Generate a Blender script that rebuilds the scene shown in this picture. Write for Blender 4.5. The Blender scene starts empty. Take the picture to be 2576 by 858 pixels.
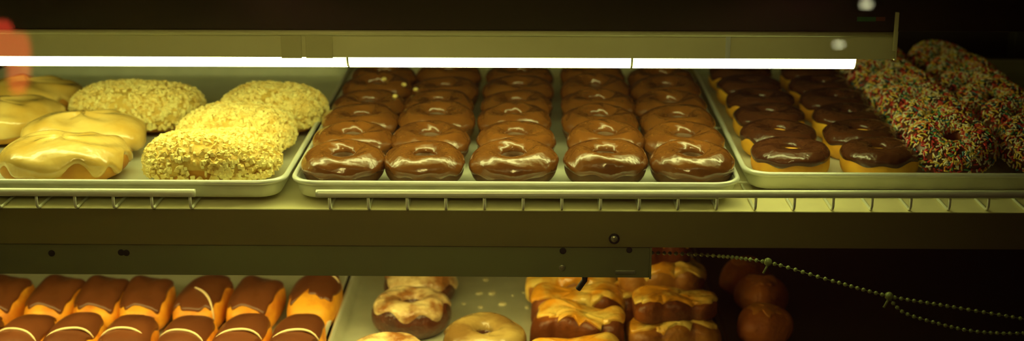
import bpy, math, random
import numpy as np
from mathutils import Vector, Matrix

C = bpy.context.scene.collection
PI = math.pi
rnd = random.Random(7)

# ------------------------------------------------------------------ camera
FPX = 2576 * 50.0 / 36.0
PITCH = math.radians(16.4)
YAW = math.radians(0.983)
CAM = Vector((0, 0, 1.42))
Fw = Vector((-math.sin(YAW) * math.cos(PITCH), math.cos(YAW) * math.cos(PITCH), -math.sin(PITCH)))
Rt = Vector((math.cos(YAW), math.sin(YAW), 0))
Up = Rt.cross(Fw)

def ray(x, y):
    return (Fw + Rt * ((x - 1288) / FPX) + Up * ((429 - y) / FPX)).normalized()

def at(x, y, Y=None, z=None):
    """point of the photo's line of sight (x, y) on a vertical plane Y or a level z"""
    d = ray(x, y)
    t = (Y - CAM.y) / d.y if Y is not None else (z - CAM.z) / d.z
    return CAM + d * t

cam_data = bpy.data.cameras.new('camera')
cam_data.lens = 50
cam_data.sensor_width = 36
cam_data.clip_start = 0.02
cam_data.dof.use_dof = True
cam_data.dof.focus_distance = 1.41
cam_data.dof.aperture_fstop = 3.8
cam = bpy.data.objects.new('camera', cam_data)
C.objects.link(cam)
cam.location = CAM
cam.rotation_euler = (PI / 2 - PITCH, 0, YAW)
bpy.context.scene.camera = cam

# ------------------------------------------------------------------ materials
def nt(name):
    m = bpy.data.materials.new(name)
    m.use_nodes = True
    n = m.node_tree
    n.nodes.clear()
    out = n.nodes.new('ShaderNodeOutputMaterial')
    return m, n, out

def mat(name, col, rough=0.5, metal=0.0, col2=None, nscale=40, ndetail=4, lo=0.35, hi=0.65,
        bump=0.0, bscale=80, bdist=0.002, coat=0.0, spec=0.5, sss=0.0, stretch=None, ior=1.45, coatr=0.1):
    m, n, out = nt(name)
    b = n.nodes.new('ShaderNodeBsdfPrincipled')
    n.links.new(b.outputs[0], out.inputs[0])
    b.inputs['Base Color'].default_value = (*col, 1)
    b.inputs['Roughness'].default_value = rough
    b.inputs['Metallic'].default_value = metal
    b.inputs['Specular IOR Level'].default_value = spec
    b.inputs['IOR'].default_value = ior
    b.inputs['Coat Weight'].default_value = coat
    b.inputs['Coat Roughness'].default_value = coatr
    if sss:
        b.inputs['Subsurface Weight'].default_value = sss
        b.inputs['Subsurface Radius'].default_value = (0.01, 0.005, 0.002)
        b.inputs['Subsurface Scale'].default_value = 0.5
    tc = n.nodes.new('ShaderNodeTexCoord')
    mp = n.nodes.new('ShaderNodeMapping')
    n.links.new(tc.outputs['Object'], mp.inputs['Vector'])
    if stretch:
        mp.inputs['Scale'].default_value = stretch
    # every copy gets its own patch of the pattern
    oi = n.nodes.new('ShaderNodeObjectInfo')
    ml = n.nodes.new('ShaderNodeMath'); ml.operation = 'MULTIPLY'; ml.inputs[1].default_value = 13.0
    n.links.new(oi.outputs['Random'], ml.inputs[0])
    n.links.new(ml.outputs[0], mp.inputs['Location'])
    if col2 is not None:
        t = n.nodes.new('ShaderNodeTexNoise')
        t.inputs['Scale'].default_value = nscale
        t.inputs['Detail'].default_value = ndetail
        n.links.new(mp.outputs[0], t.inputs['Vector'])
        r = n.nodes.new('ShaderNodeValToRGB')
        r.color_ramp.elements[0].position = lo
        r.color_ramp.elements[1].position = hi
        r.color_ramp.elements[0].color = (*col, 1)
        r.color_ramp.elements[1].color = (*col2, 1)
        n.links.new(t.outputs[0], r.inputs[0])
        n.links.new(r.outputs[0], b.inputs['Base Color'])
    if bump:
        t2 = n.nodes.new('ShaderNodeTexNoise')
        t2.inputs['Scale'].default_value = bscale
        t2.inputs['Detail'].default_value = 3
        n.links.new(mp.outputs[0], t2.inputs['Vector'])
        bp = n.nodes.new('ShaderNodeBump')
        bp.inputs['Strength'].default_value = bump
        bp.inputs['Distance'].default_value = bdist
        n.links.new(t2.outputs[0], bp.inputs['Height'])
        n.links.new(bp.outputs[0], b.inputs['Normal'])
        if coat:
            n.links.new(bp.outputs[0], b.inputs['Coat Normal'])
    return m

def emit(name, col, s):
    m, n, out = nt(name)
    e = n.nodes.new('ShaderNodeEmission')
    e.inputs[0].default_value = (*col, 1)
    e.inputs[1].default_value = s
    n.links.new(e.outputs[0], out.inputs[0])
    return m

TUBE_COL = (0.95, 1.0, 0.34)
M = {}
M['maple'] = mat('brown_icing', (0.15, 0.050, 0.009), 0.22, col2=(0.21, 0.074, 0.012), nscale=30, bump=0.5, bscale=42, bdist=0.005, coat=1.0, coatr=0.14)
M['choc_dough'] = mat('dark_fried_dough', (0.085, 0.035, 0.01), 0.45, col2=(0.13, 0.055, 0.013), nscale=50, bump=0.4, bscale=120)
M['dark_icing'] = mat('dark_chocolate_icing', (0.06, 0.019, 0.008), 0.2, col2=(0.09, 0.028, 0.01), nscale=25, bump=0.7, bscale=50, bdist=0.004, coat=0.4)
M['yellow_dough'] = mat('yellow_cake_dough', (0.86, 0.47, 0.03), 0.6, col2=(0.68, 0.30, 0.02), nscale=35, bump=0.3, bscale=150)
M['sprinkle_dough'] = mat('orange_fried_dough', (0.36, 0.10, 0.025), 0.6, col2=(0.25, 0.06, 0.02), nscale=40, bump=0.3, bscale=150)
M['sprinkle_icing'] = mat('chocolate_icing', (0.14, 0.04, 0.018), 0.3, col2=(0.1, 0.03, 0.015))  # chocolate brown base under the sprinkles
for nm, c in (('red', (0.68, 0.05, 0.05)), ('yellow', (0.9, 0.66, 0.12)), ('white', (0.9, 0.82, 0.62)), ('green', (0.09, 0.33, 0.14)),
              ('teal', (0.08, 0.26, 0.34)), ('orange', (0.85, 0.3, 0.06))):
    M['sp_' + nm] = mat('sprinkle_' + nm, c, 0.35)
M['tan_glaze'] = mat('tan_glaze', (0.62, 0.38, 0.075), 0.2, col2=(0.74, 0.52, 0.16), nscale=26, bump=0.4, bscale=40, bdist=0.005, coat=0.9, coatr=0.16)
M['bun_dough'] = mat('golden_fried_dough', (0.62, 0.30, 0.03), 0.6, col2=(0.42, 0.16, 0.015), nscale=30, bump=0.3, bscale=120)
M['crumb'] = mat('chopped_nut', (0.92, 0.80, 0.34), 0.55, col2=(0.78, 0.56, 0.16), nscale=90)
M['crumb_base'] = mat('nut_glaze', (0.72, 0.50, 0.11), 0.5, col2=(0.6, 0.38, 0.07), nscale=60, bump=0.8, bscale=130, bdist=0.005)
M['bar_icing'] = mat('smooth_brown_icing', (0.155, 0.045, 0.014), 0.35, col2=(0.115, 0.033, 0.011), nscale=18, bump=0.1, bscale=60, coat=0.15)
M['bar_dough'] = mat('orange_fried_bar_dough', (0.92, 0.42, 0.03), 0.5, col2=(0.60, 0.17, 0.015), nscale=34, lo=0.42, hi=0.72, bump=0.5, bscale=90)
M['drizzle'] = mat('cream_drizzle', (0.85, 0.68, 0.42), 0.35)
M['cocoa_dough'] = mat('cocoa_cake_dough', (0.045, 0.012, 0.006), 0.3, col2=(0.11, 0.03, 0.012), nscale=45, bump=0.9, bscale=100, bdist=0.004, coat=0.3)
M['sugar_glaze'] = mat('cracked_sugar_glaze', (0.30, 0.12, 0.03), 0.28, col2=(0.78, 0.60, 0.30), nscale=38, lo=0.4, hi=0.6, bump=0.9, bscale=80, bdist=0.005, coat=0.4)
M['pale_glaze'] = mat('pale_sugar_glaze', (0.20, 0.11, 0.03), 0.25, col2=(0.44, 0.31, 0.10), nscale=20, lo=0.4, hi=0.65, bump=0.6, bscale=50, bdist=0.004, coat=0.4)
M['claw_dough'] = mat('browned_pastry', (0.15, 0.035, 0.006), 0.4, col2=(0.34, 0.09, 0.010), nscale=32, lo=0.5, hi=0.75, bump=0.7, bscale=80, bdist=0.004)
M['claw_glaze'] = mat('amber_glaze', (0.82, 0.34, 0.02), 0.25, col2=(0.98, 0.68, 0.16), nscale=32, lo=0.42, hi=0.62, bump=0.8, bscale=60, bdist=0.005, coat=0.5)
M['roll'] = mat('orange_roll_crust', (0.62, 0.19, 0.03), 0.5, col2=(0.44, 0.11, 0.018), nscale=24, bump=0.8, bscale=60, bdist=0.006)
M['roll_top'] = mat('roll_glaze', (0.75, 0.30, 0.04), 0.4, col2=(0.55, 0.18, 0.03), nscale=30)
M['steel'] = mat('worn_aluminium', (0.74, 0.76, 0.62), 0.42, metal=0.3, col2=(0.64, 0.66, 0.53), nscale=30, bump=0.05, bscale=200)
M['rim'] = mat('rolled_aluminium_rim', (0.80, 0.82, 0.74), 0.35, metal=0.3)
M['wire'] = mat('chrome_wire', (0.80, 0.80, 0.64), 0.35, metal=0.3)
M['deck'] = mat('shelf_deck_metal', (0.78, 0.71, 0.40), 0.4, metal=0.1, col2=(0.68, 0.61, 0.35), nscale=20)
M['shade_deck'] = mat('shaded_shelf_metal', (0.03, 0.022, 0.016), 0.5)  # shade on the bottom shelf put into the deck colour
M['shade_steel'] = mat('shaded_tray_steel', (0.05, 0.038, 0.022), 0.4, metal=0.3)  # black shade of the lower right corner put into the tray colour
M['fascia'] = mat('olive_shelf_fascia', (0.20, 0.165, 0.055), 0.38, metal=0.1, col2=(0.165, 0.14, 0.05), nscale=6, stretch=(0.3, 1, 3))
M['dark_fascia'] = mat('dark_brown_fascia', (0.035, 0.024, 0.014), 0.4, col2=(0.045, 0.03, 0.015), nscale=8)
M['hood'] = mat('cream_hood_paint', (0.80, 0.76, 0.42), 0.38, col2=(0.68, 0.64, 0.34), nscale=7, lo=0.3, hi=0.7)
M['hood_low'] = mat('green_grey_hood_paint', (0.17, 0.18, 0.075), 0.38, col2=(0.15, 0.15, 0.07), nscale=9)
M['reflector'] = mat('white_reflector', (0.8, 0.8, 0.7), 0.4)
M['reflection_band'] = mat('olive_reflection', (0.6, 0.56, 0.28), 0.45)  # darker tone of a reflection on the hood face
M['hole'] = mat('blackened_hole', (0.015, 0.01, 0.012), 0.7)
M['screw'] = mat('steel_screw', (0.5, 0.5, 0.35), 0.3, metal=0.8)
M['back'] = mat('dark_back_panel', (0.02, 0.0095, 0.0085), 0.6)
M['side'] = mat('dark_olive_steel', (0.05, 0.042, 0.022), 0.5, metal=0.2)
M['base'] = mat('brown_laminate', (0.05, 0.03, 0.02), 0.5, col2=(0.04, 0.024, 0.016), nscale=8)
M['chain'] = mat('green_brass_bead', (0.28, 0.34, 0.12), 0.35, metal=0.2)
M['floor'] = mat('shop_floor_tile', (0.06, 0.045, 0.035), 0.5, col2=(0.05, 0.036, 0.03), nscale=4)
M['wall'] = mat('shop_wall_paint', (0.30, 0.13, 0.12), 0.7)
M['lamp_body'] = mat('lamp_metal', (0.06, 0.05, 0.05), 0.5)
M['tube'] = emit('fluorescent_tube', TUBE_COL, 9.5)
M['tube_low'] = emit('fluorescent_tube_warm', (1.0, 0.86, 0.25), 12.0)
M['red_shade'] = emit('glowing_red_shade', (1.0, 0.075, 0.03), 5.0)
M['bulb'] = emit('halogen_bulb', (1.0, 0.98, 0.55), 16.0)
M['green_mark'] = mat('green_mark', (0.05, 0.16, 0.05), 0.5)
M['red_mark'] = mat('red_mark', (0.2, 0.06, 0.03), 0.5)
M['flake'] = mat('sugar_flake', (0.85, 0.78, 0.5), 0.4)

m, n, out = nt('case_glass')
tr = n.nodes.new('ShaderNodeBsdfTransparent')
gl = n.nodes.new('ShaderNodeBsdfGlossy'); gl.inputs['Roughness'].default_value = 0.0
fr = n.nodes.new('ShaderNodeFresnel'); fr.inputs['IOR'].default_value = 1.5
mx = n.nodes.new('ShaderNodeMixShader')
n.links.new(fr.outputs[0], mx.inputs[0]); n.links.new(tr.outputs[0], mx.inputs[1]); n.links.new(gl.outputs[0], mx.inputs[2])
n.links.new(mx.outputs[0], out.inputs[0])
M['glass'] = m

# ------------------------------------------------------------------ mesh helpers
class MB:
    def __init__(s):
        s.v = []; s.f = []; s.mi = []
    def add(s, vs, fs, mi=0):
        o = len(s.v)
        s.v += [tuple(p) for p in vs]
        s.f += [tuple(i + o for i in f) for f in fs]
        s.mi += [mi] * len(fs)
    def box(s, x0, x1, y0, y1, z0, z1, mi=0):
        vs = [(x, y, z) for x in (x0, x1) for y in (y0, y1) for z in (z0, z1)]
        s.add(vs, [(0, 1, 3, 2), (4, 6, 7, 5), (0, 4, 5, 1), (2, 3, 7, 6), (0, 2, 6, 4), (1, 5, 7, 3)], mi)
    def tube(s, pts, r, n=10, caps=True, mi=0):
        pts = [Vector(p) for p in pts]
        vs, fs = [], []
        prev = None
        for i, p in enumerate(pts):
            t = (pts[min(i + 1, len(pts) - 1)] - pts[max(i - 1, 0)]).normalized()
            if prev is None:
                a = t.cross(Vector((0, 0, 1)))
                if a.length < 1e-3: a = t.cross(Vector((1, 0, 0)))
            else:
                a = prev - t * prev.dot(t)
            a.normalize(); prev = a
            b = t.cross(a)
            rr = r(i / (len(pts) - 1)) if callable(r) else r
            for k in range(n):
                w = 2 * PI * k / n
                vs.append(p + (a * math.cos(w) + b * math.sin(w)) * rr)
        for i in range(len(pts) - 1):
            for k in range(n):
                k2 = (k + 1) % n
                fs.append((i * n + k, i * n + k2, (i + 1) * n + k2, (i + 1) * n + k))
        if caps:
            fs.append(tuple(range(n - 1, -1, -1)))
            fs.append(tuple((len(pts) - 1) * n + k for k in range(n)))
        s.add(vs, fs, mi)
    def ball(s, c, r, n=10, m_=7):
        vs, fs = [], []
        rx, ry, rz = r if isinstance(r, tuple) else (r, r, r)
        for j in range(m_ + 1):
            b = PI * j / m_ - PI / 2
            for k in range(n):
                a = 2 * PI * k / n
                vs.append((c[0] + rx * math.cos(b) * math.cos(a), c[1] + ry * math.cos(b) * math.sin(a), c[2] + rz * math.sin(b)))
        for j in range(m_):
            for k in range(n):
                k2 = (k + 1) % n
                fs.append((j * n + k, j * n + k2, (j + 1) * n + k2, (j + 1) * n + k))
        s.add(vs, fs)
    def mesh(s, name, mats, smooth=True):
        me = bpy.data.meshes.new(name)
        me.from_pydata(s.v, [], s.f)
        for q in (mats if isinstance(mats, (list, tuple)) else [mats]):
            me.materials.append(q)
        if len(set(s.mi)) > 1:
            me.polygons.foreach_set('material_index', s.mi)
        if smooth:
            me.polygons.foreach_set('use_smooth', [True] * len(s.f))
        me.update()
        return me
    def build(s, name, mats, parent=None, smooth=True, bevel=0):
        o = link(name, s.mesh(name, mats, smooth), parent)
        if bevel:
            b = o.modifiers.new('bevel', 'BEVEL'); b.width = bevel; b.segments = 2; b.limit_method = 'ANGLE'
        return o

def link(name, me, parent=None):
    o = bpy.data.objects.new(name, me)
    C.objects.link(o)
    if parent: o.parent = parent
    return o

def empty(name, loc, label, cat, group=None, rz=0.0):
    o = bpy.data.objects.new(name, None)
    C.objects.link(o)
    o.location = loc; o.rotation_euler = (0, 0, rz)
    o.empty_display_size = 0.02
    tag(o, label, cat, group)
    return o

def tag(o, label, cat, group=None):
    o['label'] = label; o['category'] = cat
    if group: o['group'] = group
    return o

def struct(o):
    o['kind'] = 'structure'; return o

def boxpart(name, dims, m, parent=None, bevel=0.0008, smooth=False):
    mb = MB(); mb.box(*dims)
    return mb.build(name, m, parent, smooth, bevel)

def copy_thing(src, loc, rot, label, group=None, scale=None):
    c = src.copy(); C.objects.link(c)
    c.location = loc; c.rotation_euler = rot
    if scale: c.scale = scale
    c['label'] = label
    if group: c['group'] = group
    for ch in src.children:
        d = ch.copy(); C.objects.link(d); d.parent = c
    return c

# ---- surfaces: a ring (doughnut) and a pillow (bar, bun), each with an icing shell
def lumps(seed, k=7, amp=0.03, f=3):
    r = random.Random(seed)
    ws = [(r.randint(1, f), r.randint(0, 2), r.uniform(0, 2 * PI), r.uniform(0, 2 * PI), amp * r.uniform(0.3, 1)) for _ in range(k)]
    def fn(u, v):
        s = 1.0
        for a, b, p, q, w in ws:
            s = s + w / 2 * np.sin(a * u + p) * np.cos(b * v + q)
        return s
    return fn

def ring_fn(rx, ry, hole, h, seed, e=0.82, amp=0.05):
    L = lumps(seed, 8, amp)
    def fn(u, v):
        Ro = 1 / np.sqrt((np.cos(u) / rx) ** 2 + (np.sin(u) / ry) ** 2)
        a = (Ro - hole) / 2
        rc = hole + a
        cv, sv = np.cos(v), np.sin(v)
        k = L(u, v)
        rad = rc + a * np.sign(cv) * np.abs(cv) ** e * (0.5 + 0.5 * k)
        z = h / 2 + h / 2 * np.sign(sv) * np.abs(sv) ** (e if True else 1) * np.where(sv > 0, k, 1.0)
        return np.stack([rad * np.cos(u), rad * np.sin(u), np.maximum(z, 0)], -1)
    return fn

def pillow_fn(a, b, h, seed, e1=0.6, e2=0.55, amp=0.05, warp=None):
    L = lumps(seed, 8, amp)
    sp = lambda t, e: np.sign(t) * np.abs(t) ** e
    def fn(u, v):
        k = 1 + (L(u, v) - 1) * np.minimum(1, np.abs(np.cos(v)) * 2.5)
        cv = np.abs(np.cos(v)) ** e1
        x = a * cv * sp(np.cos(u), e2) * k
        y = b * cv * sp(np.sin(u), e2) * k
        z = h * 0.42 + np.where(np.sin(v) > 0, h * 0.58, h * 0.42) * sp(np.sin(v), e1) * np.where(np.sin(v) > 0, k, 1.0)
        p = np.stack([x, y, z], -1)
        if warp: p = warp(p, u, v)
        return p
    return fn

def normals(fn, u, v):
    d = 1e-3
    du = fn(u + d, v) - fn(u - d, v)
    dv = fn(u, v + d) - fn(u, v - d)
    nn = np.cross(du, dv)
    ln = np.linalg.norm(nn, axis=-1, keepdims=True)
    return nn / np.maximum(ln, 1e-12)

def grid_mesh(P, wrap_u=True, wrap_v=False):
    nu, nv = P.shape[0], P.shape[1]
    idx = np.arange(nu * nv).reshape(nu, nv)
    fs = []
    for i in range(nu if wrap_u else nu - 1):
        i2 = (i + 1) % nu
        for j in range(nv if wrap_v else nv - 1):
            j2 = (j + 1) % nv
            fs.append((idx[i, j], idx[i2, j], idx[i2, j2], idx[i, j2]))
    return P.reshape(-1, 3), fs

def body(fn, kind, nu=64, nv=28):
    u = np.linspace(0, 2 * PI, nu, endpoint=False)
    if kind == 'ring':
        v = np.linspace(-PI, PI, nv, endpoint=False)
    else:
        v = np.linspace(-PI / 2 + 0.02, PI / 2 - 0.02, nv)
    U, V = np.meshgrid(u, v, indexing='ij')
    vs, fs = grid_mesh(fn(U, V), True, kind == 'ring')
    mb = MB(); mb.add(vs.tolist(), [tuple(int(k) for k in f) for f in fs])
    if kind != 'ring':
        mb.f.append(tuple(i * nv for i in range(nu - 1, -1, -1))); mb.mi.append(0)
        mb.f.append(tuple(i * nv + nv - 1 for i in range(nu))); mb.mi.append(0)
    return mb

def shell(fn, kind, t, low, wav, seed, nu=96, nv=26, inner=2.5, wrinkle=0.0, front=0.0):
    """icing: the upper skin of the body, thicker in the middle, with a wavy lower edge"""
    r = random.Random(seed)
    ws = [(r.randint(2, 11), r.uniform(0, 2 * PI), r.uniform(0.2, 1)) for _ in range(6)]
    u = np.linspace(0, 2 * PI, nu, endpoint=False)
    edge = low + wav * sum(w * np.sin(a * u + p) for a, p, w in ws) / 2
    edge = edge + front * np.maximum(0, -np.sin(u)) ** 3
    top = inner if kind == 'ring' else PI / 2 - 0.02
    s = np.linspace(0, 1, nv)
    U = np.repeat(u[:, None], nv, 1)
    V = edge[:, None] + (top - edge)[:, None] * s[None, :]
    p = fn(U, V); nn = normals(fn, U, V)
    tap = np.minimum(1, s / 0.12) ** 0.6
    if kind == 'ring': tap = tap * np.minimum(1, (1 - s) / 0.12) ** 0.6
    tk = t * (tap * 1.15 - 0.15)[None, :]
    if wrinkle:
        wr = 0
        for q in range(9):
            a, b, c_, d_ = r.randint(1, 7), r.uniform(2, 9), r.uniform(0, 6.28), r.uniform(0.3, 1)
            wr = wr + d_ * np.sin(a * U + b * V + c_)
        tk = tk + wrinkle * wr / 3 * tap[None, :]
    p = p + nn * tk[..., None]
    vs, fs = grid_mesh(p)
    mb = MB(); mb.add(vs.tolist(), [tuple(int(k) for k in f) for f in fs])
    if kind != 'ring':
        mb.f.append(tuple(i * nv + nv - 1 for i in range(nu))); mb.mi.append(0)
    return mb

def chunks(fn, kind, n, size, lowv, seed, off=0.0015):
    """chopped nuts stuck all over the upper skin"""
    r = random.Random(seed)
    mb = MB()
    base = [(-1, -1, -1), (1, -1, -1), (1, 1, -1), (-1, 1, -1), (-.8, -.8, 1), (.8, -.8, 1), (.8, .8, 1), (-.8, .8, 1)]
    fs = [(0, 3, 2, 1), (4, 5, 6, 7), (0, 1, 5, 4), (1, 2, 6, 5), (2, 3, 7, 6), (3, 0, 4, 7)]
    for _ in range(n):
        u = r.uniform(0, 2 * PI)
        v = lowv + (PI / 2 - lowv) * (1 - math.sqrt(r.random())) if r.random() < 0.72 else lowv + (PI / 2 - lowv) * r.random() ** 0.4
        p = fn(np.array(u), np.array(v)); nn = normals(fn, np.array(u), np.array(v))
        R = Matrix.Rotation(r.uniform(0, 6.28), 3, 'Z') @ Matrix.Rotation(r.uniform(0, 6.28), 3, 'X')
        sx, sy, sz = (size * r.uniform(0.5, 1.2) for _ in range(3))
        c = Vector(p) + Vector(nn) * off
        mb.add([c + R @ Vector((x * sx * r.uniform(.7, 1.1), y * sy, z * sz)) for x, y, z in base], fs)
    return mb

def sprinkles(fn, n, seed, off):
    r = random.Random(seed)
    mb = MB()
    for _ in range(n):
        u = r.uniform(0, 2 * PI); v = r.uniform(-0.35, 2.5)
        U, V = np.array(u), np.array(v)
        p = Vector(fn(U, V)); nn = Vector(normals(fn, U, V))
        t = nn.orthogonal().normalized()
        t = Matrix.Rotation(r.uniform(0, 6.28), 3, nn) @ t
        t = (t + nn * r.uniform(-.2, .35)).normalized()
        L = r.uniform(0.0021, 0.0033)
        c = p + nn * (off + r.uniform(0, 0.0012))
        mb.tube([c - t * L, c - t * L * .8, c + t * L * .8, c + t * L], lambda s: 0.00098 if 0.1 < s < 0.9 else 0.0006, 5, True, r.choice((0, 0, 0, 1, 1, 1, 2, 2, 2, 2, 3, 4, 5)))
    return mb

def rrect(w, d, r, n=8):
    pts = []
    for cx, cy, a0 in ((w / 2 - r, d / 2 - r, 0), (-w / 2 + r, d / 2 - r, PI / 2), (-w / 2 + r, -d / 2 + r, PI), (w / 2 - r, -d / 2 + r, 1.5 * PI)):
        for k in range(n + 1):
            a = a0 + PI / 2 * k / n
            pts.append((cx + r * math.cos(a), cy + r * math.sin(a)))
    return pts

PAN_H = 0.0190
def sheet_pan(x0, x1, yf, yb, z, label, group='aluminium sheet pans', rz=0.0, bm='steel', rmm='rim'):
    """x0..x1, yf..yb: outer rim; z: underside"""
    w, d = x1 - x0, yb - yf
    root = empty('sheet_pan', ((x0 + x1) / 2, (yf + yb) / 2, z), label, 'tray', group, rz)
    prof = [(-.034, .0016), (-.030, .0016), (-.016, .0016), (-.0115, .0022), (-.0098, .0042), (-.006, PAN_H - .003), (-.004, PAN_H), (-.0035, PAN_H - .004),
            (-.0070, .004), (-.0082, .0012), (-.0105, 0), (-.022, 0), (-.029, 0)]
    vs, fs = [], []
    for off, zz in prof:
        rr = max(0.001, 0.030 + off)
        vs += [(px, py, zz) for px, py in rrect(w + 2 * off, d + 2 * off, rr)]
    n = len(rrect(1, 1, .1))
    for i in range(len(prof) - 1):
        for k in range(n):
            k2 = (k + 1) % n
            fs.append((i * n + k, (i + 1) * n + k, (i + 1) * n + k2, i * n + k2))
    fs.append(tuple(range(n))); fs.append(tuple((len(prof) - 1) * n + k for k in range(n - 1, -1, -1)))
    mb = MB(); mb.add(vs, fs)
    mb.build('pan_body', M[bm], root)
    rp = rrect(w - .005, d - .005, .0275)
    rm = MB()
    vs, fs = [], []
    q = 8
    for k in range(n):
        a = Vector((*rp[(k + 1) % n], 0)) - Vector((*rp[k - 1], 0)); a.normalize()
        nx = Vector((a.y, -a.x, 0))
        for j in range(q):
            t = 2 * PI * j / q
            vs.append(Vector((*rp[k], PAN_H - .0012)) + nx * math.cos(t) * .0028 + Vector((0, 0, math.sin(t) * .0028)))
    for k in range(n):
        k2 = (k + 1) % n
        for j in range(q):
            j2 = (j + 1) % q
            fs.append((k * q + j, k2 * q + j, k2 * q + j2, k * q + j2))
    rm.add(vs, fs)
    rm.build('rim', M[rmm], root)
    return root

# ------------------------------------------------------------------ key heights
Y_LIP = 1.36
RACK_Y = 1.3535
Z_DECK = at(1288, 530, Y=Y_LIP).z
Z_LIPB = at(1288, 621, Y=Y_LIP).z
Z_HOODB = at(1288, 697, Y=1.362).z
Z_TOPF = at(1288, 76, Y=Y_LIP).z              # lower edge of the top fascia
Z_UHB = at(1288, 146, Y=1.362).z              # lower edge of the upper hood
Z_LOW = Z_DECK - 0.222
XR, XL = 0.715, -0.765
Y_BACK = 2.07
WIRE = 0.003

# ------------------------------------------------------------------ shop shell
struct(boxpart('floor', (-3, 3, -5.4, 3.0, -0.05, 0), M['floor']))
struct(boxpart('ceiling', (-3, 3, -5.4, 3.0, 2.5, 2.55), M['wall']))
struct(boxpart('wall_front', (-3, 3, -5.45, -5.4, 0, 2.5), M['wall']))
struct(boxpart('wall_back', (-3, 3, 3.0, 3.05, 0, 2.5), M['wall']))

# ------------------------------------------------------------------ the case
GT = math.radians(12)
def glass_y(z): return 1.325 - (1.25 - z) * math.tan(GT)
case = empty('display_case', ((XL + XR) / 2, 1.7, 0), 'dark doughnut display case with slanted glass front and three shelves', 'display case')
def cp(name, dims, m, bevel=0.0015):
    x0, x1, y0, y1, z0, z1 = dims
    cx, cy = case.location.x, case.location.y
    return boxpart(name, (x0 - cx, x1 - cx, y0 - cy, y1 - cy, z0, z1), m, case, bevel)
ZB = Z_LOW - 0.022
cp('base_cabinet', (XL - .02, XR + .02, glass_y(ZB) - .02, Y_BACK + .03, 0, ZB), M['base'])
cp('back_panel', (XL, XR, Y_BACK, Y_BACK + .03, ZB, 1.30), M['back'])
cp('back_rail', (XL, XR, Y_BACK - .008, Y_BACK, at(2400, 150, Y=Y_BACK).z, at(2400, 138, Y=Y_BACK).z), M['side'])
for xa, xb in ((XL - .02, XL), (XR, XR + .02)):
    mb = MB()
    cx, cy = case.location.x, case.location.y
    prof = [(glass_y(ZB) - .012, ZB), (Y_BACK + .03, ZB), (Y_BACK + .03, 1.30), (glass_y(1.30) - .012, 1.30)]
    vs = [(xa - cx, y - cy, z) for y, z in prof] + [(xb - cx, y - cy, z) for y, z in prof]
    mb.add(vs, [(3, 2, 1, 0), (4, 5, 6, 7)] + [(i, (i + 1) % 4, (i + 1) % 4 + 4, i + 4) for i in range(4)])
    mb.build('side_panel', M['side'], case, False)
cp('top_panel', (XL - .02, XR + .02, glass_y(1.30) - .012, Y_BACK + .03, 1.30, 1.325), M['base'])
cp('rear_post', (XR - .022, XR, Y_BACK - .03, Y_BACK, ZB, 1.30), M['side'])
mb = MB()
cx, cy = case.location.x, case.location.y
prof = [(glass_y(ZB) - .002, ZB), (glass_y(ZB), ZB), (glass_y(1.30), 1.30), (glass_y(1.30) - .002, 1.30)]
vs = [(XL - cx, y - cy, z) for y, z in prof] + [(XR - cx, y - cy, z) for y, z in prof]
mb.add(vs, [(3, 2, 1, 0), (4, 5, 6, 7)] + [(i, (i + 1) % 4, (i + 1) % 4 + 4, i + 4) for i in range(4)])
gp = mb.build('front_glass', M['glass'], case, False)
gp['label'] = 'clear slanted glass pane'

# shelves --------------------------------------------------------------
def shelf(z_top, z_bot, fm, label, dm='deck'):
    root = empty('display_shelf', (0, Y_LIP, z_bot), label, 'shelf', 'shelves of the case')
    boxpart('deck', (XL, XR, .002, Y_BACK - Y_LIP, z_top - z_bot - .003, z_top - z_bot), M[dm], root, 0)
    mb = MB()
    mb.box(XL, XR, 0, .002, 0, z_top - z_bot)
    mb.box(XL, XR, .002, .02, 0, .002)
    mb.build('fascia', fm, root, False, 0.0006)
    return root
mid = shelf(Z_DECK, Z_LIPB, M['fascia'], 'middle shelf with broad olive-brown front edge, under the upper trays')
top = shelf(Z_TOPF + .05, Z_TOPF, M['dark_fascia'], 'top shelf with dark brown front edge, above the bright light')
low = shelf(Z_LOW, Z_LOW - .02, M['fascia'], 'bottom shelf under the lower trays of bars and pastries', 'shade_deck')

def disc(name, x, z, yface, r, m, parent, th=0.0015, n=16):
    mb = MB()
    o = parent.location
    c = Vector((x, yface, z)) - o
    mb.tube([c + Vector((0, .0005, 0)), c - Vector((0, th * .7, 0)), c - Vector((0, th, 0))], lambda s: r if s < 0.9 else r * .8, n)
    return mb.build(name, m, parent, True)
p = at(1545, 600, Y=Y_LIP)
disc('screw', p.x, p.z, Y_LIP, .0055, M['hole'], mid)
disc('screw', p.x, p.z, Y_LIP, .0036, M['screw'], mid, .003)
p = at(2190, 48, Y=Y_LIP)
boxpart('mark', (p.x - .013, p.x + .005, -.0006, 0, p.z - Z_TOPF - .0022, p.z - Z_TOPF + .0022), M['green_mark'], top, 0)['label'] = 'narrow green strip'  # thin coloured strips on the top front edge
boxpart('mark', (p.x + .005, p.x + .014, -.0006, 0, p.z - Z_TOPF - .0018, p.z - Z_TOPF + .0022), M['red_mark'], top, 0)['label'] = 'narrow red strip'

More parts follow.
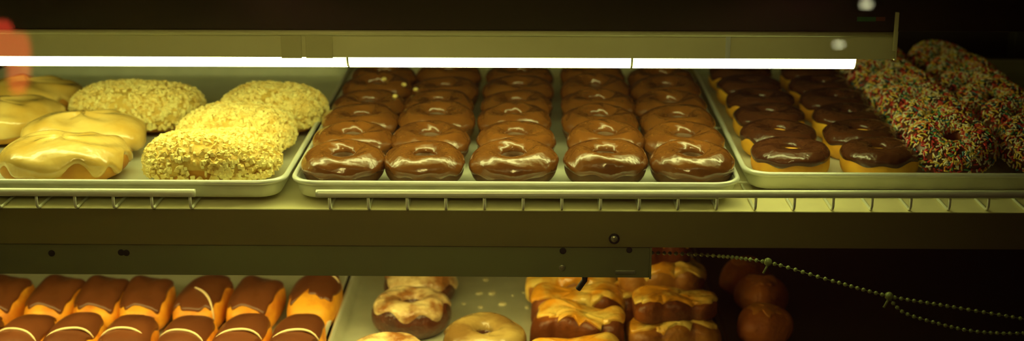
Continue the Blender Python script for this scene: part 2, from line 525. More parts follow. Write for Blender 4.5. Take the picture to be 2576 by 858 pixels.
# light fixtures -------------------------------------------------------
def fixture(z_top, z_bot, x_end, tube_end, hm, tubemat, label, e, spans):
    Yh = 1.362
    root = empty('light_fixture', (0, Yh, z_top), label, 'light fixture', 'shelf lights')
    h = z_bot - z_top
    mb = MB()
    mb.box(XL + .005, x_end, 0, .0015, h, -.0005)
    mb.box(XL + .005, x_end, .0015, .010, h, h + .0015)
    mb.box(XL + .005, x_end, .0015, .13, -.002, -.0005)
    mb.build('housing', hm, root, False, 0.0005)
    mb = MB()
    pr = [(.010, -.004), (.13, -.004), (.13, h * .7)]
    mb.box(XL + .006, x_end - .002, .003, .13, -.004, -.0021)
    mb.box(XL + .006, x_end - .002, .128, .13, h * .75, -.0041)
    mb.build('reflector', M['reflector'], root, False)
    boxpart('end_plate', (x_end, x_end + .002, -.001, .13, h - .001, .0 - .0005), hm, root, 0)
    ty, tz = .065, h - e
    for a, b in spans:
        mb = MB()
        mb.tube([(a + .0004, ty, tz), (a + .012, ty, tz), (b - .012, ty, tz), (b - .0004, ty, tz)], lambda s: .013, 20)
        t = mb.build('tube', tubemat, root)
        for xa, xb in ((a, a + .0015), (b - .0015, b)):
            mc = MB(); mc.tube([(xa, ty, tz), (xb, ty, tz)], .0122, 18)
            mc.build('tube_cap', M['screw'], t)
    for a in [spans[0][0] + .02] + [s[1] - .003 for s in spans]:
        boxpart('lamp_holder', (a - .004, a + .010, ty - .008, ty + .008, tz + .0125, -.004), M['reflector'], root, 0.001)
    return root

xe = at(2252, 110, Y=1.362).x
xt = at(2147, 158, Y=1.427).x
up_fix = fixture(Z_TOPF, Z_UHB, xe, xt, M['hood'], M['tube'], 'long pale olive light hood with glowing white tubes above the upper trays', .0105,
                 [(XL + .01, at(876, 158, Y=1.427).x), (at(880, 158, Y=1.427).x, at(1586, 158, Y=1.427).x), (at(1590, 158, Y=1.427).x, xt)])
def uf(name, x0, x1, y0, y1, yo, m, th=.0012, bev=0.0004):
    a, b = at(x0, y0, Y=1.362), at(x1, y1, Y=1.362)
    return boxpart(name, (a.x, b.x, -yo - th, -yo, b.z - Z_TOPF, a.z - Z_TOPF), m, up_fix, bev)
mb = MB()
mb.tube([(XL + .005, -.002, -.003), (xe, -.002, -.003)], .0024, 10)
mb.build('edge_bead', M['hood'], up_fix)
uf('reflection_band', 706, 760, 84, 146, 0, M['reflection_band'])  # thin plates painted as darker bands reflected in the hood
uf('reflection_band', 768, 838, 84, 146, 0, M['reflection_band'])
uf('joint_strip', 1826, 1836, 90, 146, 0, M['rim'])
a = at(2252, 32, Y=1.345); b = at(2258, 130, Y=1.345)
boxpart('bracket', (a.x + .001, b.x - .0005, -.0155, -.0125, b.z - Z_TOPF, a.z - Z_TOPF), M['hood'], up_fix, 0.0005)

xe2 = at(1634, 660, Y=1.362).x
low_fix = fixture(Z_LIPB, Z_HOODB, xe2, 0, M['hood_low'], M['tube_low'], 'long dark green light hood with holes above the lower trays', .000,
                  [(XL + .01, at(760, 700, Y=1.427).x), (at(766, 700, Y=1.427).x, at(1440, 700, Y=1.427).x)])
for x, y, r, m_ in ((130, 637, .0034, 'hole'), (305, 635, .0034, 'hole'), (318, 636, .0034, 'hole'), (1416, 631, .0034, 'hole'), (1583, 629, .003, 'hole'), (1414, 673, .0034, 'screw')):
    p = at(x, y, Y=1.362)
    disc('hole' if m_ == 'hole' else 'screw', p.x, p.z, 1.362, r, M[m_], low_fix, .0008 if m_ == 'hole' else .0018)
a, b = at(1548, 680, Y=1.362), at(1598, 688, Y=1.362)
boxpart('slot', (a.x, b.x, -.0015, 0, b.z - Z_LIPB, a.z - Z_LIPB), M['screw'], low_fix, 0.0003)
p, q = at(1470, 697, Y=1.372), at(1454, 722, Y=1.376)
mb = MB(); mb.tube([Vector((p.x, .004, Z_HOODB - Z_LIPB + .001)), Vector((p.x, .006, p.z - Z_LIPB - .002)), Vector((q.x, .008, q.z - Z_LIPB))], .0032, 8)
mb.build('hook', M['hole'], low_fix)

# wire racks -----------------------------------------------------------
def rack(xa, xb, xs, label, rz=0):
    root = empty('wire_rack', (xa, RACK_Y, Z_DECK), label, 'wire rack', 'wire racks on the middle shelf', rz)
    zr = at(1288, 488, Y=RACK_Y).z - Z_DECK
    mb = MB(); mb.tube([(0, -.002, zr), (.003, -.002, zr), (xb - xa - .003, -.002, zr), (xb - xa, -.002, zr)], .0042, 12)
    mb.build('rail', M['wire'], root)
    for x in xs:
        mb = MB()
        mb.tube([(x - xa, .0, zr - .002), (x - xa, .0, .006), (x - xa, .002, .003), (x - xa, .006, WIRE / 2), (x - xa, .10, WIRE / 2), (x - xa, .60, WIRE / 2)], WIRE / 2, 8)
        mb.build('wire', M['wire'], root)
    for y in (.09, .32, .58):
        mb = MB(); mb.tube([(0.004, y, WIRE + .0008), (xb - xa - .004, y, WIRE + .0008)], .0013, 8)
        mb.build('cross_wire', M['wire'], root)
    return root
pit = at(1918, 530, Y=RACK_Y).x - at(1820, 530, Y=RACK_Y).x
x0 = at(830, 530, Y=RACK_Y).x
xs = [x0 + pit * k for k in range(40) if x0 + pit * k < XR - .03]
rack(at(796, 490, Y=RACK_Y).x, XR - .012, xs, 'long wire rack with front rail under the centre and right upper trays', math.radians(0.75))
x0 = at(480, 530, Y=RACK_Y).x
xs = [x0 - pit * k for k in range(40) if x0 - pit * k > XL + .02]
rack(XL + .012, at(492, 490, Y=RACK_Y).x, xs, 'short wire rack with front rail under the left upper tray')

# ------------------------------------------------------------------ upper pans
ZP = Z_DECK + WIRE + .0026
ZRIM = ZP + PAN_H
YF2 = at(1288, 462, z=ZRIM).y
YB2 = YF2 + .575
X2L, X2R = at(722, 462, z=ZRIM).x, at(1869, 462, z=ZRIM).x
pan2 = sheet_pan(X2L, X2R, YF2, YB2, ZP, 'centre upper aluminium tray holding thirty brown ring doughnuts')
X1R = at(716, 464, z=ZRIM).x - .002
pan1 = sheet_pan(XL + .03, X1R, YF2, YB2, ZP, 'left upper aluminium tray holding glazed and nut-covered buns')
pf3 = at(1872, 438, z=ZRIM)
pan3 = sheet_pan(pf3.x + .001, XR - .004, pf3.y, pf3.y + .575, ZP, 'right upper aluminium tray holding dark-iced and sprinkled doughnuts')
ZF = ZP + .0017                                 # pan floor

ORD = ['first', 'second', 'third', 'fourth', 'fifth', 'sixth', 'seventh']
# ---- brown ring doughnuts, 5 columns by 6 rows
protos = []
for s in range(4):
    fn = ring_fn(.0425, .0395, .0085, .0350, 100 + s, e=.98, amp=.07)
    r = empty('ring_doughnut', (0, 0, 0), 'x', 'doughnut', 'brown ring doughnuts in the centre tray')
    body(fn, 'ring').build('dough', M['choc_dough'], r)
    shell(fn, 'ring', .0022, -.02, .16, 50 + s, wrinkle=.0007).build('icing', M['maple'], r)
    protos.append(r)
colx = [at(x, 425, z=ZF + .015).x for x in (868, 1071, 1292, 1524, 1734)]
rows_y = [YF2 + .015 + .041 + .0785 * i for i in range(6)]
k = 0
used = set()
for i in range(6):
    for j in range(5):
        jx, jy = rnd.uniform(-.002, .002), rnd.uniform(-.0015, .0015)
        x = colx[j] + jx; y = rows_y[i] + jy
        if i == 5 and j == 4: y -= .004
        if i == 5 and j < 4: y += .003
        where = 'nearest the front glass' if i == 0 else ('at the back' if i == 5 else ORD[i] + ' from the front')
        col = ['leftmost column', 'second column from left', 'middle column', 'fourth column from left', 'rightmost column'][j]
        lab = f'brown-iced ring doughnut in centre tray, {col}, {where}'
        s = rnd.randrange(4) if (i + j) else 0
        loc = (x, y, ZF + .003)
        sc = rnd.uniform(.97, 1.03)
        scl = (sc * (1.06 if j == 2 and i == 0 else 1), sc if sc < 1 else 1, rnd.uniform(.95, 1.1))
        rot = (.09 + rnd.uniform(-.04, .04), rnd.uniform(-.03, .03), rnd.choice((0, PI)) * 0 + rnd.uniform(-.12, .12))
        if s not in used:
            used.add(s); r = protos[s]
            r.location = loc; r.rotation_euler = rot; r.scale = scl; r['label'] = lab
        else:
            copy_thing(protos[s], loc, rot, lab, None, scl)
for s in range(4):
    if s not in used: protos[s].location = (0, 0, -1)

# nut specks dropped on the back doughnuts
for x, y in ((966, 200), (1016, 214), (994, 243), (1046, 226)):
    i = min(range(6), key=lambda q: abs(rows_y[q] - at(x, y, z=ZF + .034).y))
    p = at(x, y, z=ZF + .040)
    bpy.context.view_layer.update()
    hit = bpy.context.scene.ray_cast(bpy.context.evaluated_depsgraph_get(), at(x, y, z=ZF + .075), ray(x, y))
    if hit[0]: p = hit[1] + Vector((0, -.0008, .0008))
    mb = MB(); mb.ball((0, 0, 0), (.0035, .003, .0025), 7, 4)
    o = mb.build('nut_piece', M['crumb'], None, False); o.location = p
    tag(o, 'tiny pale nut piece fallen on a brown doughnut at back left', 'crumb', 'nut pieces on the brown doughnuts')

# ---- right tray: dark iced doughnuts (two columns) and sprinkled doughnuts (two columns)
pr_dark = []
for s in range(2):
    fn = ring_fn(.0415, .0395, .008, .033, 200 + s, amp=.05)
    r = empty('ring_doughnut', (0, 0, 0), 'x', 'doughnut', 'dark chocolate doughnuts in the right tray')
    body(fn, 'ring').build('dough', M['yellow_dough'], r)
    shell(fn, 'ring', .0022, .18, .16, 60 + s, wrinkle=.0006).build('icing', M['dark_icing'], r)
    pr_dark.append(r)
used = set()
ry3 = [pf3.y + .015 + .041 + .0785 * i for i in range(6)]
cx3 = [at(1990, 405, z=ZF + .015).x, at(2207, 405, z=ZF + .015).x]
for i in range(6):
    for j in range(2):
        s = (i + j) % 2
        where = 'nearest the front' if i == 0 else ('at the back' if i == 5 else ORD[i] + ' from the front')
        lab = f'dark chocolate iced yellow doughnut in right tray, {"left" if j == 0 else "second"} column, {where}'
        loc = (cx3[j] + rnd.uniform(-.002, .002), ry3[i], ZF)
        rot = (rnd.uniform(-.03, .03), rnd.uniform(-.03, .03), rnd.uniform(-.3, .3) + (PI if rnd.random() < .5 else 0))
        if s not in used:
            used.add(s); r = pr_dark[s]; r.location = loc; r.rotation_euler = rot; r['label'] = lab
        else:
            copy_thing(pr_dark[s], loc, rot, lab)
pr_sp = []
SPM = [M['sp_red'], M['sp_yellow'], M['sp_white'], M['sp_green'], M['sp_teal'], M['sp_orange']]
for s in range(2):
    fn = ring_fn(.044, .0405, .010, .0325, 300 + s, amp=.06)
    r = empty('sprinkled_doughnut', (0, 0, 0), 'x', 'doughnut', 'sprinkled doughnuts in the right tray')
    body(fn, 'ring').build('dough', M['sprinkle_dough'], r)
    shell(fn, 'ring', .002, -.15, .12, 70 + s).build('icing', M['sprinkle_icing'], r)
    o = sprinkles(fn, 1250, 80 + s, .0022).build('sprinkles', SPM, r)
    o['kind'] = 'stuff'
    pr_sp.append(r)
used = set()
cxs = [at(2394, 400, z=ZF + .015).x, at(2612, 400, z=ZF + .015).x]
cxs[1] = min(cxs[1], XR - .066)
for j in range(2):
    for i in range(6):
        s = (i + j) % 2
        where = 'nearest the front' if i == 0 else ('at the back' if i == 5 else ORD[i] + ' from the front')
        lab = f'doughnut covered in rainbow sprinkles, {"left" if j == 0 else "right"} sprinkled column of right tray, {where}'
        tilt = math.radians(24)
        loc = (cxs[j] + rnd.uniform(-.004, .004), ry3[i] + .012, ZF + .0165 + .002 * j)
        rot = (tilt + rnd.uniform(-.05, .05), rnd.uniform(-.08, .08), rnd.uniform(-.3, .3))
        if s not in used:
            used.add(s); r = pr_sp[s]; r.location = loc; r.rotation_euler = rot; r['label'] = lab
        else:
            copy_thing(pr_sp[s], loc, rot, lab)

# ---- left tray: glazed buns and nut-covered buns
def glazed_bun(seed, a, b, h, loc, rz, label):
    fn = pillow_fn(a, b, h, seed, .75, .75, .09)
    r = empty('glazed_bun', loc, label, 'bun', 'tan glazed buns in the left tray', rz)
    body(fn, 'p').build('dough', M['bun_dough'], r)
    shell(fn, 'p', .003, -.05, .3, seed + 1, wrinkle=.0026).build('glaze', M['tan_glaze'], r)
    return r
def nut_bun(seed, a, b, h, loc, rz, label):
    fn = pillow_fn(a, b, h, seed, .72, .7, .07)
    r = empty('nut_bun', loc, label, 'bun', 'nut-covered buns in the left tray', rz)
    body(fn, 'p').build('dough', M['bun_dough'], r)
    shell(fn, 'p', .0025, -.15, .2, seed + 1, wrinkle=.001).build('glaze', M['crumb_base'], r)
    o = chunks(fn, 'p', 1500, .0024, -.2, seed + 2, .0032).build('chopped_nuts', M['crumb'], r, False)
    o['kind'] = 'stuff'
    return r
def g1(x, yc, dz=0): return (at(x, yc, z=ZF + .02).x, at(x, yc, z=ZF + .02).y, ZF + dz)
yb = [YF2 + .018 + .05, YF2 + .018 + .05 + .102, YF2 + .018 + .05 + .204, YF2 + .018 + .05 + .305, YF2 + .018 + .05 + .405]
def gx(x, Y): return at(x, 0, Y=Y).x if False else (CAM + ray(x, 300) * 1).x * 0 + solve_x(x, Y)
def solve_x(x, Y):
    # x of photo column on the tray at depth Y
    lo_, hi_ = 100.0, 900.0
    for _ in range(40):
        m_ = (lo_ + hi_) / 2
        if at(x, m_, z=ZF + .02).y > Y: lo_ = m_
        else: hi_ = m_
    return at(x, m_, z=ZF + .02).x
glazed_bun(401, .066, .048, .043, (solve_x(162, yb[0]), yb[0], ZF), 0.05, 'tan glazed bun at the front of the left tray')
glazed_bun(403, .064, .047, .044, (solve_x(215, yb[1] - .004), yb[1] - .004, ZF), -.05, 'tan glazed bun just behind the front glazed bun, left tray')
glazed_bun(405, .066, .050, .046, (solve_x(0, yb[1] + .055), yb[1] + .055, ZF), .1, 'tan glazed bun at the left edge of the photo, third from front')
glazed_bun(407, .064, .048, .046, (solve_x(75, yb[2] + .055), yb[2] + .055, ZF), .1, 'tan glazed bun furthest back in the left tray')
nut_bun(411, .066, .050, .045, (solve_x(530, yb[0] + .003), yb[0] + .003, ZF), -.04, 'nut-covered bun at the front right of the left tray')
nut_bun(413, .062, .047, .047, (solve_x(600, yb[1] + .004), yb[1] + .004, ZF), -.06, 'nut-covered bun second from front, right side of left tray')
nut_bun(415, .060, .047, .050, (solve_x(690, yb[2]), yb[2], ZF), -.1, 'nut-covered bun at the back right of the left tray')
nut_bun(417, .074, .052, .050, (solve_x(345, yb[2] + .012), yb[2] + .012, ZF), -.1, 'broad nut-covered bun at back centre of left tray')

# ------------------------------------------------------------------ lower pans
ZLR = Z_LOW + PAN_H
XLa = at(872, 703, z=ZLR).x
Xla = at(846, 760, z=ZLR).x
ZLF = Z_LOW + .0017
YLF, YLB = 1.378, 1.953
XA_R = at(858, 740, z=ZLR).x
XB_L = XA_R + .004
XB_R = XB_L + .447
sheet_pan(XL + .012, XA_R, YLF, YLB, Z_LOW, 'left lower aluminium tray holding brown-iced bars')
sheet_pan(XB_L, XB_R, YLF, YLB, Z_LOW, 'centre lower aluminium tray holding glazed rings and stacked pastries')
sheet_pan(XB_R + .004, XR - .004, YLF, YLB, Z_LOW, 'right lower tray coloured dark as deep shadow, holding orange rolls', 'trays coloured as shade', 0.0, 'shade_steel', 'shade_steel')

# ---- bars
def bar_parts(seed, dz, front=0.0):
    fn = pillow_fn(.0295, .060, .046, seed, .72, .62, .08)
    r = empty('iced_bar', (0, 0, 0), 'x', 'pastry bar', 'brown-iced bars in the left lower tray')
    body(fn, 'p').build('dough', M['bar_dough'], r)
    # icing on the upper face
    shell(fn, 'p', .0022, .54, .22, seed + 1, nu=80, front=front).build('icing', M['bar_icing'], r)
    mb = MB()
    for pts in dz:
        path = []
        for a_, b_ in pts:
            # a_: across (-1..1), b_: along in metres
            x = a_ * .0265; y = b_
            # highest point of the body at (x, y)
            z = .046 * .42 + .046 * .58 * max(0.0, 1 - (abs(x / .0295) ** 3.226 + abs(y / .060) ** 3.226) ** .861) ** .36 + .0035
            path.append((x, y, z))
        mb.tube(path, lambda s: .0016 * (0.6 + .4 * math.sin(PI * min(1, max(0, s)))), 7)
    if dz: mb.build('drizzle', M['drizzle'], r)
    return r
def arc(b0, sk, bow, a0=-1.0, a1=1.0):
    return [(a0 + (a1 - a0) * t / 12, b0 + sk * (t / 12 - .5) + bow * (1 - (2 * t / 12 - 1) ** 2)) for t in range(13)]
ptype = [bar_parts(501, [arc(-.020, -.006, .008)]), bar_parts(511, [arc(-.024, -.012, .007)]), bar_parts(521, [arc(-.022, .010, .008)])]
plain = bar_parts(531, [])
bare = bar_parts(551, [arc(.030, -.02, .004, -.1, 1.0)], .62)
side = bar_parts(541, [arc(-.030, -.035, .004, -.2, 1.0)])
used = set()
def put(r, key, loc, rot, lab):
    if key not in used:
        used.add(key); r.location = loc; r.rotation_euler = rot; r['label'] = lab
    else:
        copy_thing(r, loc, rot, lab)
def low_x(x, Y, z):
    lo_, hi_ = 400.0, 1400.0
    for _ in range(40):
        m_ = (lo_ + hi_) / 2
        if at(x, m_, z=z).y > Y: lo_ = m_
        else: hi_ = m_
    return at(x, m_, z=z).x
YR1 = at(500, 795, z=ZLF + .035).y - .059
YR2 = YR1 + .125
YR3 = YR2 + .125
front_x = [-75, 60, 185, 322, 470, 608, 748]
for i, x in enumerate(front_x):
    X = low_x(x, at(500, 825, z=ZLF + .044).y, ZLF + .044)
    t = (0, 1, 2)[i % 3] if i < 6 else 2
    lab = 'brown-iced bar with cream drizzle, ' + ['outermost left of', 'second from left in', 'third from left in', 'fourth from left in', 'fifth from left in', 'sixth from left in', 'rightmost of'][i] + ' front row'
    put(ptype[t], t, (X, YR1, ZLF), (0, 0, rnd.uniform(-.06, .06)), lab)
back_x = [-10, 128, 245, 358, 500, 636, 782]
for i, x in enumerate(back_x):
    X = low_x(x, at(500, 740, z=ZLF + .044).y, ZLF + .044)
    pr, key = (side, 'side') if i == 4 else ((bare, 'bare') if i == 6 else (plain, 'plain'))
    lab = 'brown-iced bar in second row of left lower tray, ' + ['outermost left', 'second from left', 'third from left', 'fourth from left', 'with a cream drizzle at its right', 'second from right', 'rightmost, beside the tray edge'][i]
    put(pr, key, (X, YR2 + (.012 if i == 6 else 0), ZLF), (0, 0, rnd.uniform(-.07, .07)), lab)

# ---- glazed cocoa rings and the pale ring in the centre lower tray
def glazed_ring(seed, x, Y, z, rot, dough, glaze, low, label, rr=.0475, h=.043, hole=.008):
    fn = ring_fn(rr, rr * .95, hole, h, seed, e=.95, amp=.07)
    r = empty('glazed_ring_doughnut', (x, Y, z), label, 'doughnut', 'glazed rings in the centre lower tray')
    r.rotation_euler = rot
    body(fn, 'ring').build('dough', M[dough], r)
    shell(fn, 'ring', .0018, low, .30, seed + 3, wrinkle=.0012).build('glaze', M[glaze], r)
    return r
zc = ZLF + .04
pA = at(1035, 752, z=zc)
glazed_ring(601, pA.x, pA.y, ZLF, (.0, 0, .2), 'cocoa_dough', 'sugar_glaze', .45, 'dark cocoa ring doughnut with cracked white glaze, left of crumbs')
glazed_ring(603, pA.x + .003, pA.y + .093, ZLF, (0, 0, 1.2), 'cocoa_dough', 'sugar_glaze', .35, 'cracked white glazed ring half hidden under the dark hood')
pB = at(1217, 836, z=zc)
glazed_ring(605, pB.x, pB.y, ZLF + .003, (.08, 0, .6), 'cocoa_dough', 'pale_glaze', .25, 'pale glazed ring doughnut with a dark centre crack, beside the crumbs', .0475, .045, .0045)
pC = at(975, 876, z=zc)
glazed_ring(607, pC.x, min(pC.y, pA.y - .096), ZLF, (0, 0, 3.0), 'cocoa_dough', 'sugar_glaze', .1, 'mottled glazed ring cut off by the bottom edge of the photo')

# flakes of glaze on the tray
for x, y, s in ((1205, 737, 1.0), (1238, 737, 1.1), (1262, 764, 1.3), (1210, 771, .9), (1327, 772, .8), (1222, 702, .9), (1166, 763, .7), (1318, 735, .6), (1290, 742, .5)):
    p = at(x, y, z=ZLF + .001)
    mb = MB()
    n_ = 7
    pts = [(math.cos(2 * PI * t / n_) * .0042 * s * rnd.uniform(.6, 1.2), math.sin(2 * PI * t / n_) * .0055 * s * rnd.uniform(.6, 1.2)) for t in range(n_)]
    mb.add([(a_, b_, 0) for a_, b_ in pts] + [(a_ * .8, b_ * .8, .0018 * s) for a_, b_ in pts],
           [tuple(range(n_ - 1, -1, -1)), tuple(range(n_, 2 * n_))] + [(t, (t + 1) % n_, (t + 1) % n_ + n_, t + n_) for t in range(n_)])
    o = mb.build('glaze_flake', M['flake'], None, False)
    o.location = (p.x, p.y, ZLF)
    tag(o, 'small white glaze flake on bare floor of centre lower tray', 'crumb', 'glaze flakes on the centre lower tray')

# ---- bear claw pastries, stacked
def claw(seed, loc, rot, label, w=.054, d=.027, h=.046, toes=4, glaze_low=.75, dark=True):
    def warp(p, u, v):
        x, y, z = p[..., 0], p[..., 1], p[..., 2]
        s = np.abs(np.sin(toes * PI * (x / w + 1) / 2)) ** .7
        fr = np.clip(-y / d, 0, 1)
        y2 = y * (1 - .22 * fr * (1 - s))
        z2 = z * (1 - .10 * (1 - s) * fr) * (1 + .10 * np.sin(x * 70 + seed) * np.clip(z / h, 0, 1))
        return np.stack([x, y2, z2], -1)
    fn = pillow_fn(w, d, h, seed, .5, .5, .10, warp)
    r = empty('bear_claw', loc, label, 'pastry', 'bear claw pastries in the centre lower tray')
    r.rotation_euler = rot
    body(fn, 'p', 96, 30).build('dough', M['claw_dough' if dark else 'claw_pale'], r)
    # the glaze reaches lower between the toes at the front
    rr = random.Random(seed + 2)
    nu, nv = 120, 22
    u = np.linspace(0, 2 * PI, nu, endpoint=False)
    xs_ = np.sign(np.cos(u)) * np.abs(np.cos(u)) ** .5
    toe = np.abs(np.sin(toes * PI * (xs_ + 1) / 2))
    edge = glaze_low - .55 * (1 - toe) ** 2 + .12 * np.sin(5 * u + seed) + .08 * np.sin(11 * u)
    sv = np.linspace(0, 1, nv)
    U = np.repeat(u[:, None], nv, 1)
    V = edge[:, None] + (PI / 2 - .02 - edge)[:, None] * sv[None, :]
    p = fn(U, V); nn = normals(fn, U, V)
    tk = .0026 * (np.minimum(1, sv / .15) ** .6 * 1.15 - .15)[None, :] + .0008 * np.sin(6 * U + 4 * V) * np.minimum(1, sv / .15)[None, :]
    p = p + nn * tk[..., None]
    vs, fs = grid_mesh(p)
    mb = MB(); mb.add(vs.tolist(), [tuple(int(k) for k in f) for f in fs])
    mb.f.append(tuple(i * nv + nv - 1 for i in range(nu))); mb.mi.append(0)
    mb.build('glaze', M['claw_glaze'], r)
    return r
M['claw_pale'] = mat('amber_pastry', (0.50, 0.20, 0.02), 0.45, col2=(0.26, 0.07, 0.012), nscale=30, lo=.4, hi=.65, bump=0.7, bscale=80, bdist=0.004)
yA = at(1465, 788, z=ZLF + .044).y
def cw(seed, x, Y, dz, rz, lab, **k):
    return claw(seed, (low_x(x, Y, ZLF + .04), Y, ZLF + dz), (0, 0, rz), lab, **k)
cw(709, 1448, yA - .072, 0, .05, 'glazed pastry cut off by the bottom edge, in front of the scalloped pastry', h=.036, toes=4)
cw(701, 1462, yA, 0, -.14, 'scalloped amber pastry with dark browned front, second from front of the left stack', toes=4, glaze_low=1.02)
cw(703, 1452, yA + .062, .002, -.10, 'amber pastry behind the scalloped dark-fronted pastry, under the black hook', toes=3, glaze_low=.75)
cw(705, 1440, yA + .124, .004, .05, 'amber pastry furthest back of the left stack, cut by the hood', toes=3, glaze_low=.4, dark=False)
R1 = low_x(1688, yA + .015, ZLF + .04)
claw(711, (R1, yA - .006, ZLF), (0, 0, .12), 'browned pastry at bottom front of the right stack, mostly in shadow', .052, .032, .040, 3, 1.1, False)
claw(713, (R1 + .002, yA + .006, ZLF + .038), (0, 0, .08), 'browned pastry with bright ragged top edge resting on the right front pastry', .050, .030, .028, 3, .9)
claw(715, (R1 - .012, yA + .082, ZLF), (0, 0, .1), 'browned pastry behind the right front pastry, at the bottom', .054, .034, .044, 3, .8)
claw(717, (R1 - .006, yA + .086, ZLF + .042), (0, 0, -.12), 'amber-topped pastry in the middle of the rear right stack', .050, .030, .034, 3, .6, False)
claw(719, (R1 - .006, yA + .094, ZLF + .0745), (0, 0, .06), 'small pastry topmost of the stack beside the dark hood end', .034, .026, .034, 2, .6)

# ---- orange rolls in the dark
def roll(seed, loc, rot, label, a=.044, h=.046):
    fn = pillow_fn(a, a * .95, h, seed, .9, .9, .12)
    r = empty('orange_roll', loc, label, 'roll', 'dim orange rolls in the right lower tray')
    r.rotation_euler = rot
    body(fn, 'p').build('crust', M['roll'], r)
    shell(fn, 'p', .0012, 1.05, .12, seed + 1, wrinkle=.0008).build('glaze', M['roll_top'], r)
    return r
for sd, x, y, a_, lab in ((801, 1921, 812, .033, 'dim orange roll nearest the front, right of the tray edge in shadow'),
                          (803, 1918, 738, .034, 'dim orange roll with a lighter top, middle one beside the tray edge'),
                          (805, 1874, 690, .033, 'dim orange roll furthest back beside the tray edge, under the chain')):
    p = at(x, y, z=ZLF + .026)
    roll(sd, (p.x, p.y, ZLF), (0, 0, sd), lab, a_, .046)

# ------------------------------------------------------------------ bead chain in front of the dark right side
Yc = 1.305
def poly(pts, step):
    P_ = [at(x, y, Y=Yc + dy) for x, y, dy in pts]
    # resample a smooth curve at equal steps
    fine = []
    n_ = len(P_)
    for i in range(n_ - 1):
        p0, p1, p2, p3 = P_[max(i - 1, 0)], P_[i], P_[i + 1], P_[min(i + 2, n_ - 1)]
        for k_ in range(40):
            t = k_ / 40
            fine.append(.5 * ((2 * p1) + (p2 - p0) * t + (2 * p0 - 5 * p1 + 4 * p2 - p3) * t * t + (3 * p1 - p0 - 3 * p2 + p3) * t ** 3))
    fine.append(P_[-1])
    res = [fine[0]]; acc = 0
    for a_, b_ in zip(fine, fine[1:]):
        acc += (b_ - a_).length
        if acc >= step: res.append(b_); acc = 0
    return res, fine
bead = MB(); bead.ball((0, 0, 0), .0021, 10, 7)
bead_me = bead.mesh('bead', M['chain'])
def chain(pts, label, knots):
    beads, fine = poly(pts, .0061)
    o0 = fine[0]
    root = empty('bead_chain', o0, label, 'chain', 'bead chains at the right')
    mb = MB(); mb.tube([f - o0 for f in fine[::4]], .0003, 6)
    mb.build('cord', M['chain'], root)
    for b_ in beads:
        d = link('bead', bead_me, root); d.location = b_ - o0
    for x, y in knots:
        p = at(x, y, Y=Yc + (.02 if x < 2000 else 0))
        mk = MB(); c = p - o0
        mk.ball(c, .0042, 12, 8); mk.tube([c + Vector((.0, 0, -.003)), c + Vector((-.004, 0, -.012))], .0012, 6)
        mk.build('connector', M['chain'], root)
    return root
chain([(1640, 636, .11), (1780, 642, .08), (1930, 660, .02), (2080, 703, 0), (2235, 745, 0), (2400, 773, 0), (2576, 803, 0), (2640, 815, 0)],
      'upper green bead chain sloping down to the right under the shelf', ((1932, 659), (2236, 745)))
chain([(2238, 752, .001), (2275, 787, .002), (2360, 814, .003), (2440, 832, .003), (2530, 839, .003), (2640, 836, .003)],
      'lower green bead chain hanging under the other chain', ())

# ------------------------------------------------------------------ shop lamps mirrored in the glass
NG = Vector((0, -math.cos(GT), math.sin(GT)))
def mirrored(x, y, L=None, z=None):
    d = ray(x, y)
    p0 = Vector((0, glass_y(1.1) - .002, 1.1))
    t = (p0 - CAM).dot(NG) / d.dot(NG)
    h = CAM + d * t
    r_ = d - NG * 2 * d.dot(NG)
    if z is not None: L = (z - h.z) / r_.z
    return h + r_ * L
for x, y, w in ((2110, 110, 'the one nearer the far wall'), (2180, 10, 'the one nearer the display case')):
    p = mirrored(x, y, z=2.488)
    r = empty('ceiling_lamp', (p.x, p.y, 2.5), 'tiny white ceiling spotlight mirrored in the glass, ' + w, 'ceiling lamp', 'ceiling spotlights')
    mb = MB(); mb.tube([(0, 0, 0), (0, 0, -.012)], .075, 24); mb.build('housing', M['hole'], r)
    mb = MB(); mb.ball((0, 0, -.016), (.024, .024, .008), 20, 10); mb.build('bulb', M['bulb'], r)
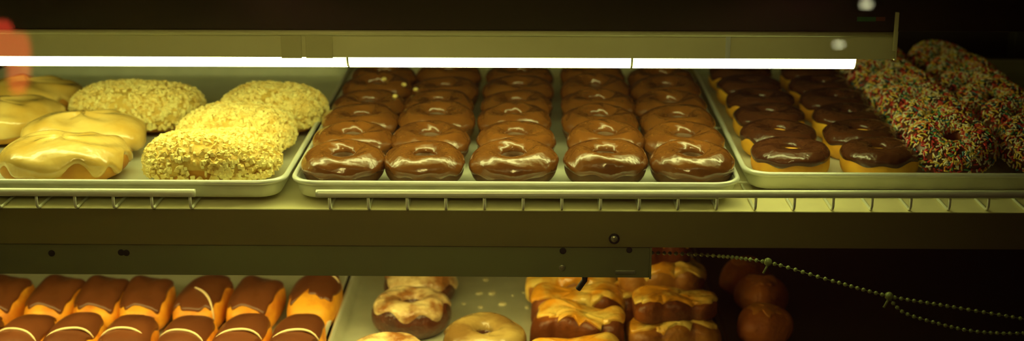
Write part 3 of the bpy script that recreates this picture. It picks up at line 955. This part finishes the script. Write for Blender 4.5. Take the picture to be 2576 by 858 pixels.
for x, y, hh, lab in ((48, 160, .115, 'glowing red pendant lamp mirrored at the left edge, the longer one'), (2, 105, .07, 'glowing red pendant lamp mirrored at the left edge, the shorter one')):
    p = mirrored(x, y, L=4.4 if x > 10 else 3.7)
    r = empty('pendant_lamp', p, lab, 'pendant lamp', 'red pendant lamps')
    mb = MB()
    pts = [(0, 0, -hh), (0, 0, -hh * .6), (0, 0, 0), (0, 0, hh * .6), (0, 0, hh)]
    mb.tube(pts, lambda s: .045 * (.55 + .45 * math.sin(PI * s)), 18)
    mb.build('shade', M['red_shade'], r)
    mb = MB(); mb.tube([(0, 0, hh - .002), (0, 0, 2.5 - p.z)], .003, 6); mb.build('cord', M['lamp_body'], r)

# ------------------------------------------------------------------ added fill lights and dim ambient
def spot(name, loc, target, energy, size, blend, col, rad=.3):
    l = bpy.data.lights.new(name, 'SPOT')
    l.energy = energy; l.spot_size = math.radians(size); l.spot_blend = blend; l.color = col; l.shadow_soft_size = rad
    o = bpy.data.objects.new(name, l); C.objects.link(o)
    o.location = loc
    o.rotation_euler = (Vector(target) - Vector(loc)).to_track_quat('-Z', 'Y').to_euler()
    return o
spot('fill_spot', (-.25, -.6, 2.45), (-.13, 1.35, 1.07), 62, 23, 1.0, (1.0, .86, .26))  # added fill from an unseen lamp, brightens the shelf lip and hood

spot('wall_fill', (-1.2, -3.6, 2.3), (-1.0, -5.4, 1.7), 22, 120, .6, (1.0, .62, .5))  # added wall wash; its reflection in the glass lifts the blacks
spot('wall_fill', (1.2, -3.6, 2.3), (1.0, -5.4, 1.7), 22, 120, .6, (1.0, .62, .5))  # second half of the added wall wash
spot('fill_spot', (.75, -.5, 2.45), (.45, 1.305, .85), 14, 13, 1.0, (1.0, .9, .4))  # added narrow fill to bring out the bead chain
w = bpy.data.worlds.new('world'); bpy.context.scene.world = w
w.use_nodes = True
w.node_tree.nodes['Background'].inputs[0].default_value = (1.0, .36, .3, 1)
w.node_tree.nodes['Background'].inputs[1].default_value = .01

sc = bpy.context.scene
sc.view_settings.view_transform = 'Standard'
sc.view_settings.look = 'None'
sc.view_settings.gamma = 1
sc.view_settings.exposure = 0.12
sc.view_settings.use_curve_mapping = False
sc.cycles.use_denoising = True
sc.cycles.max_bounces = 8
sc.cycles.transparent_max_bounces = 12
sc.cycles.sample_clamp_indirect = 4
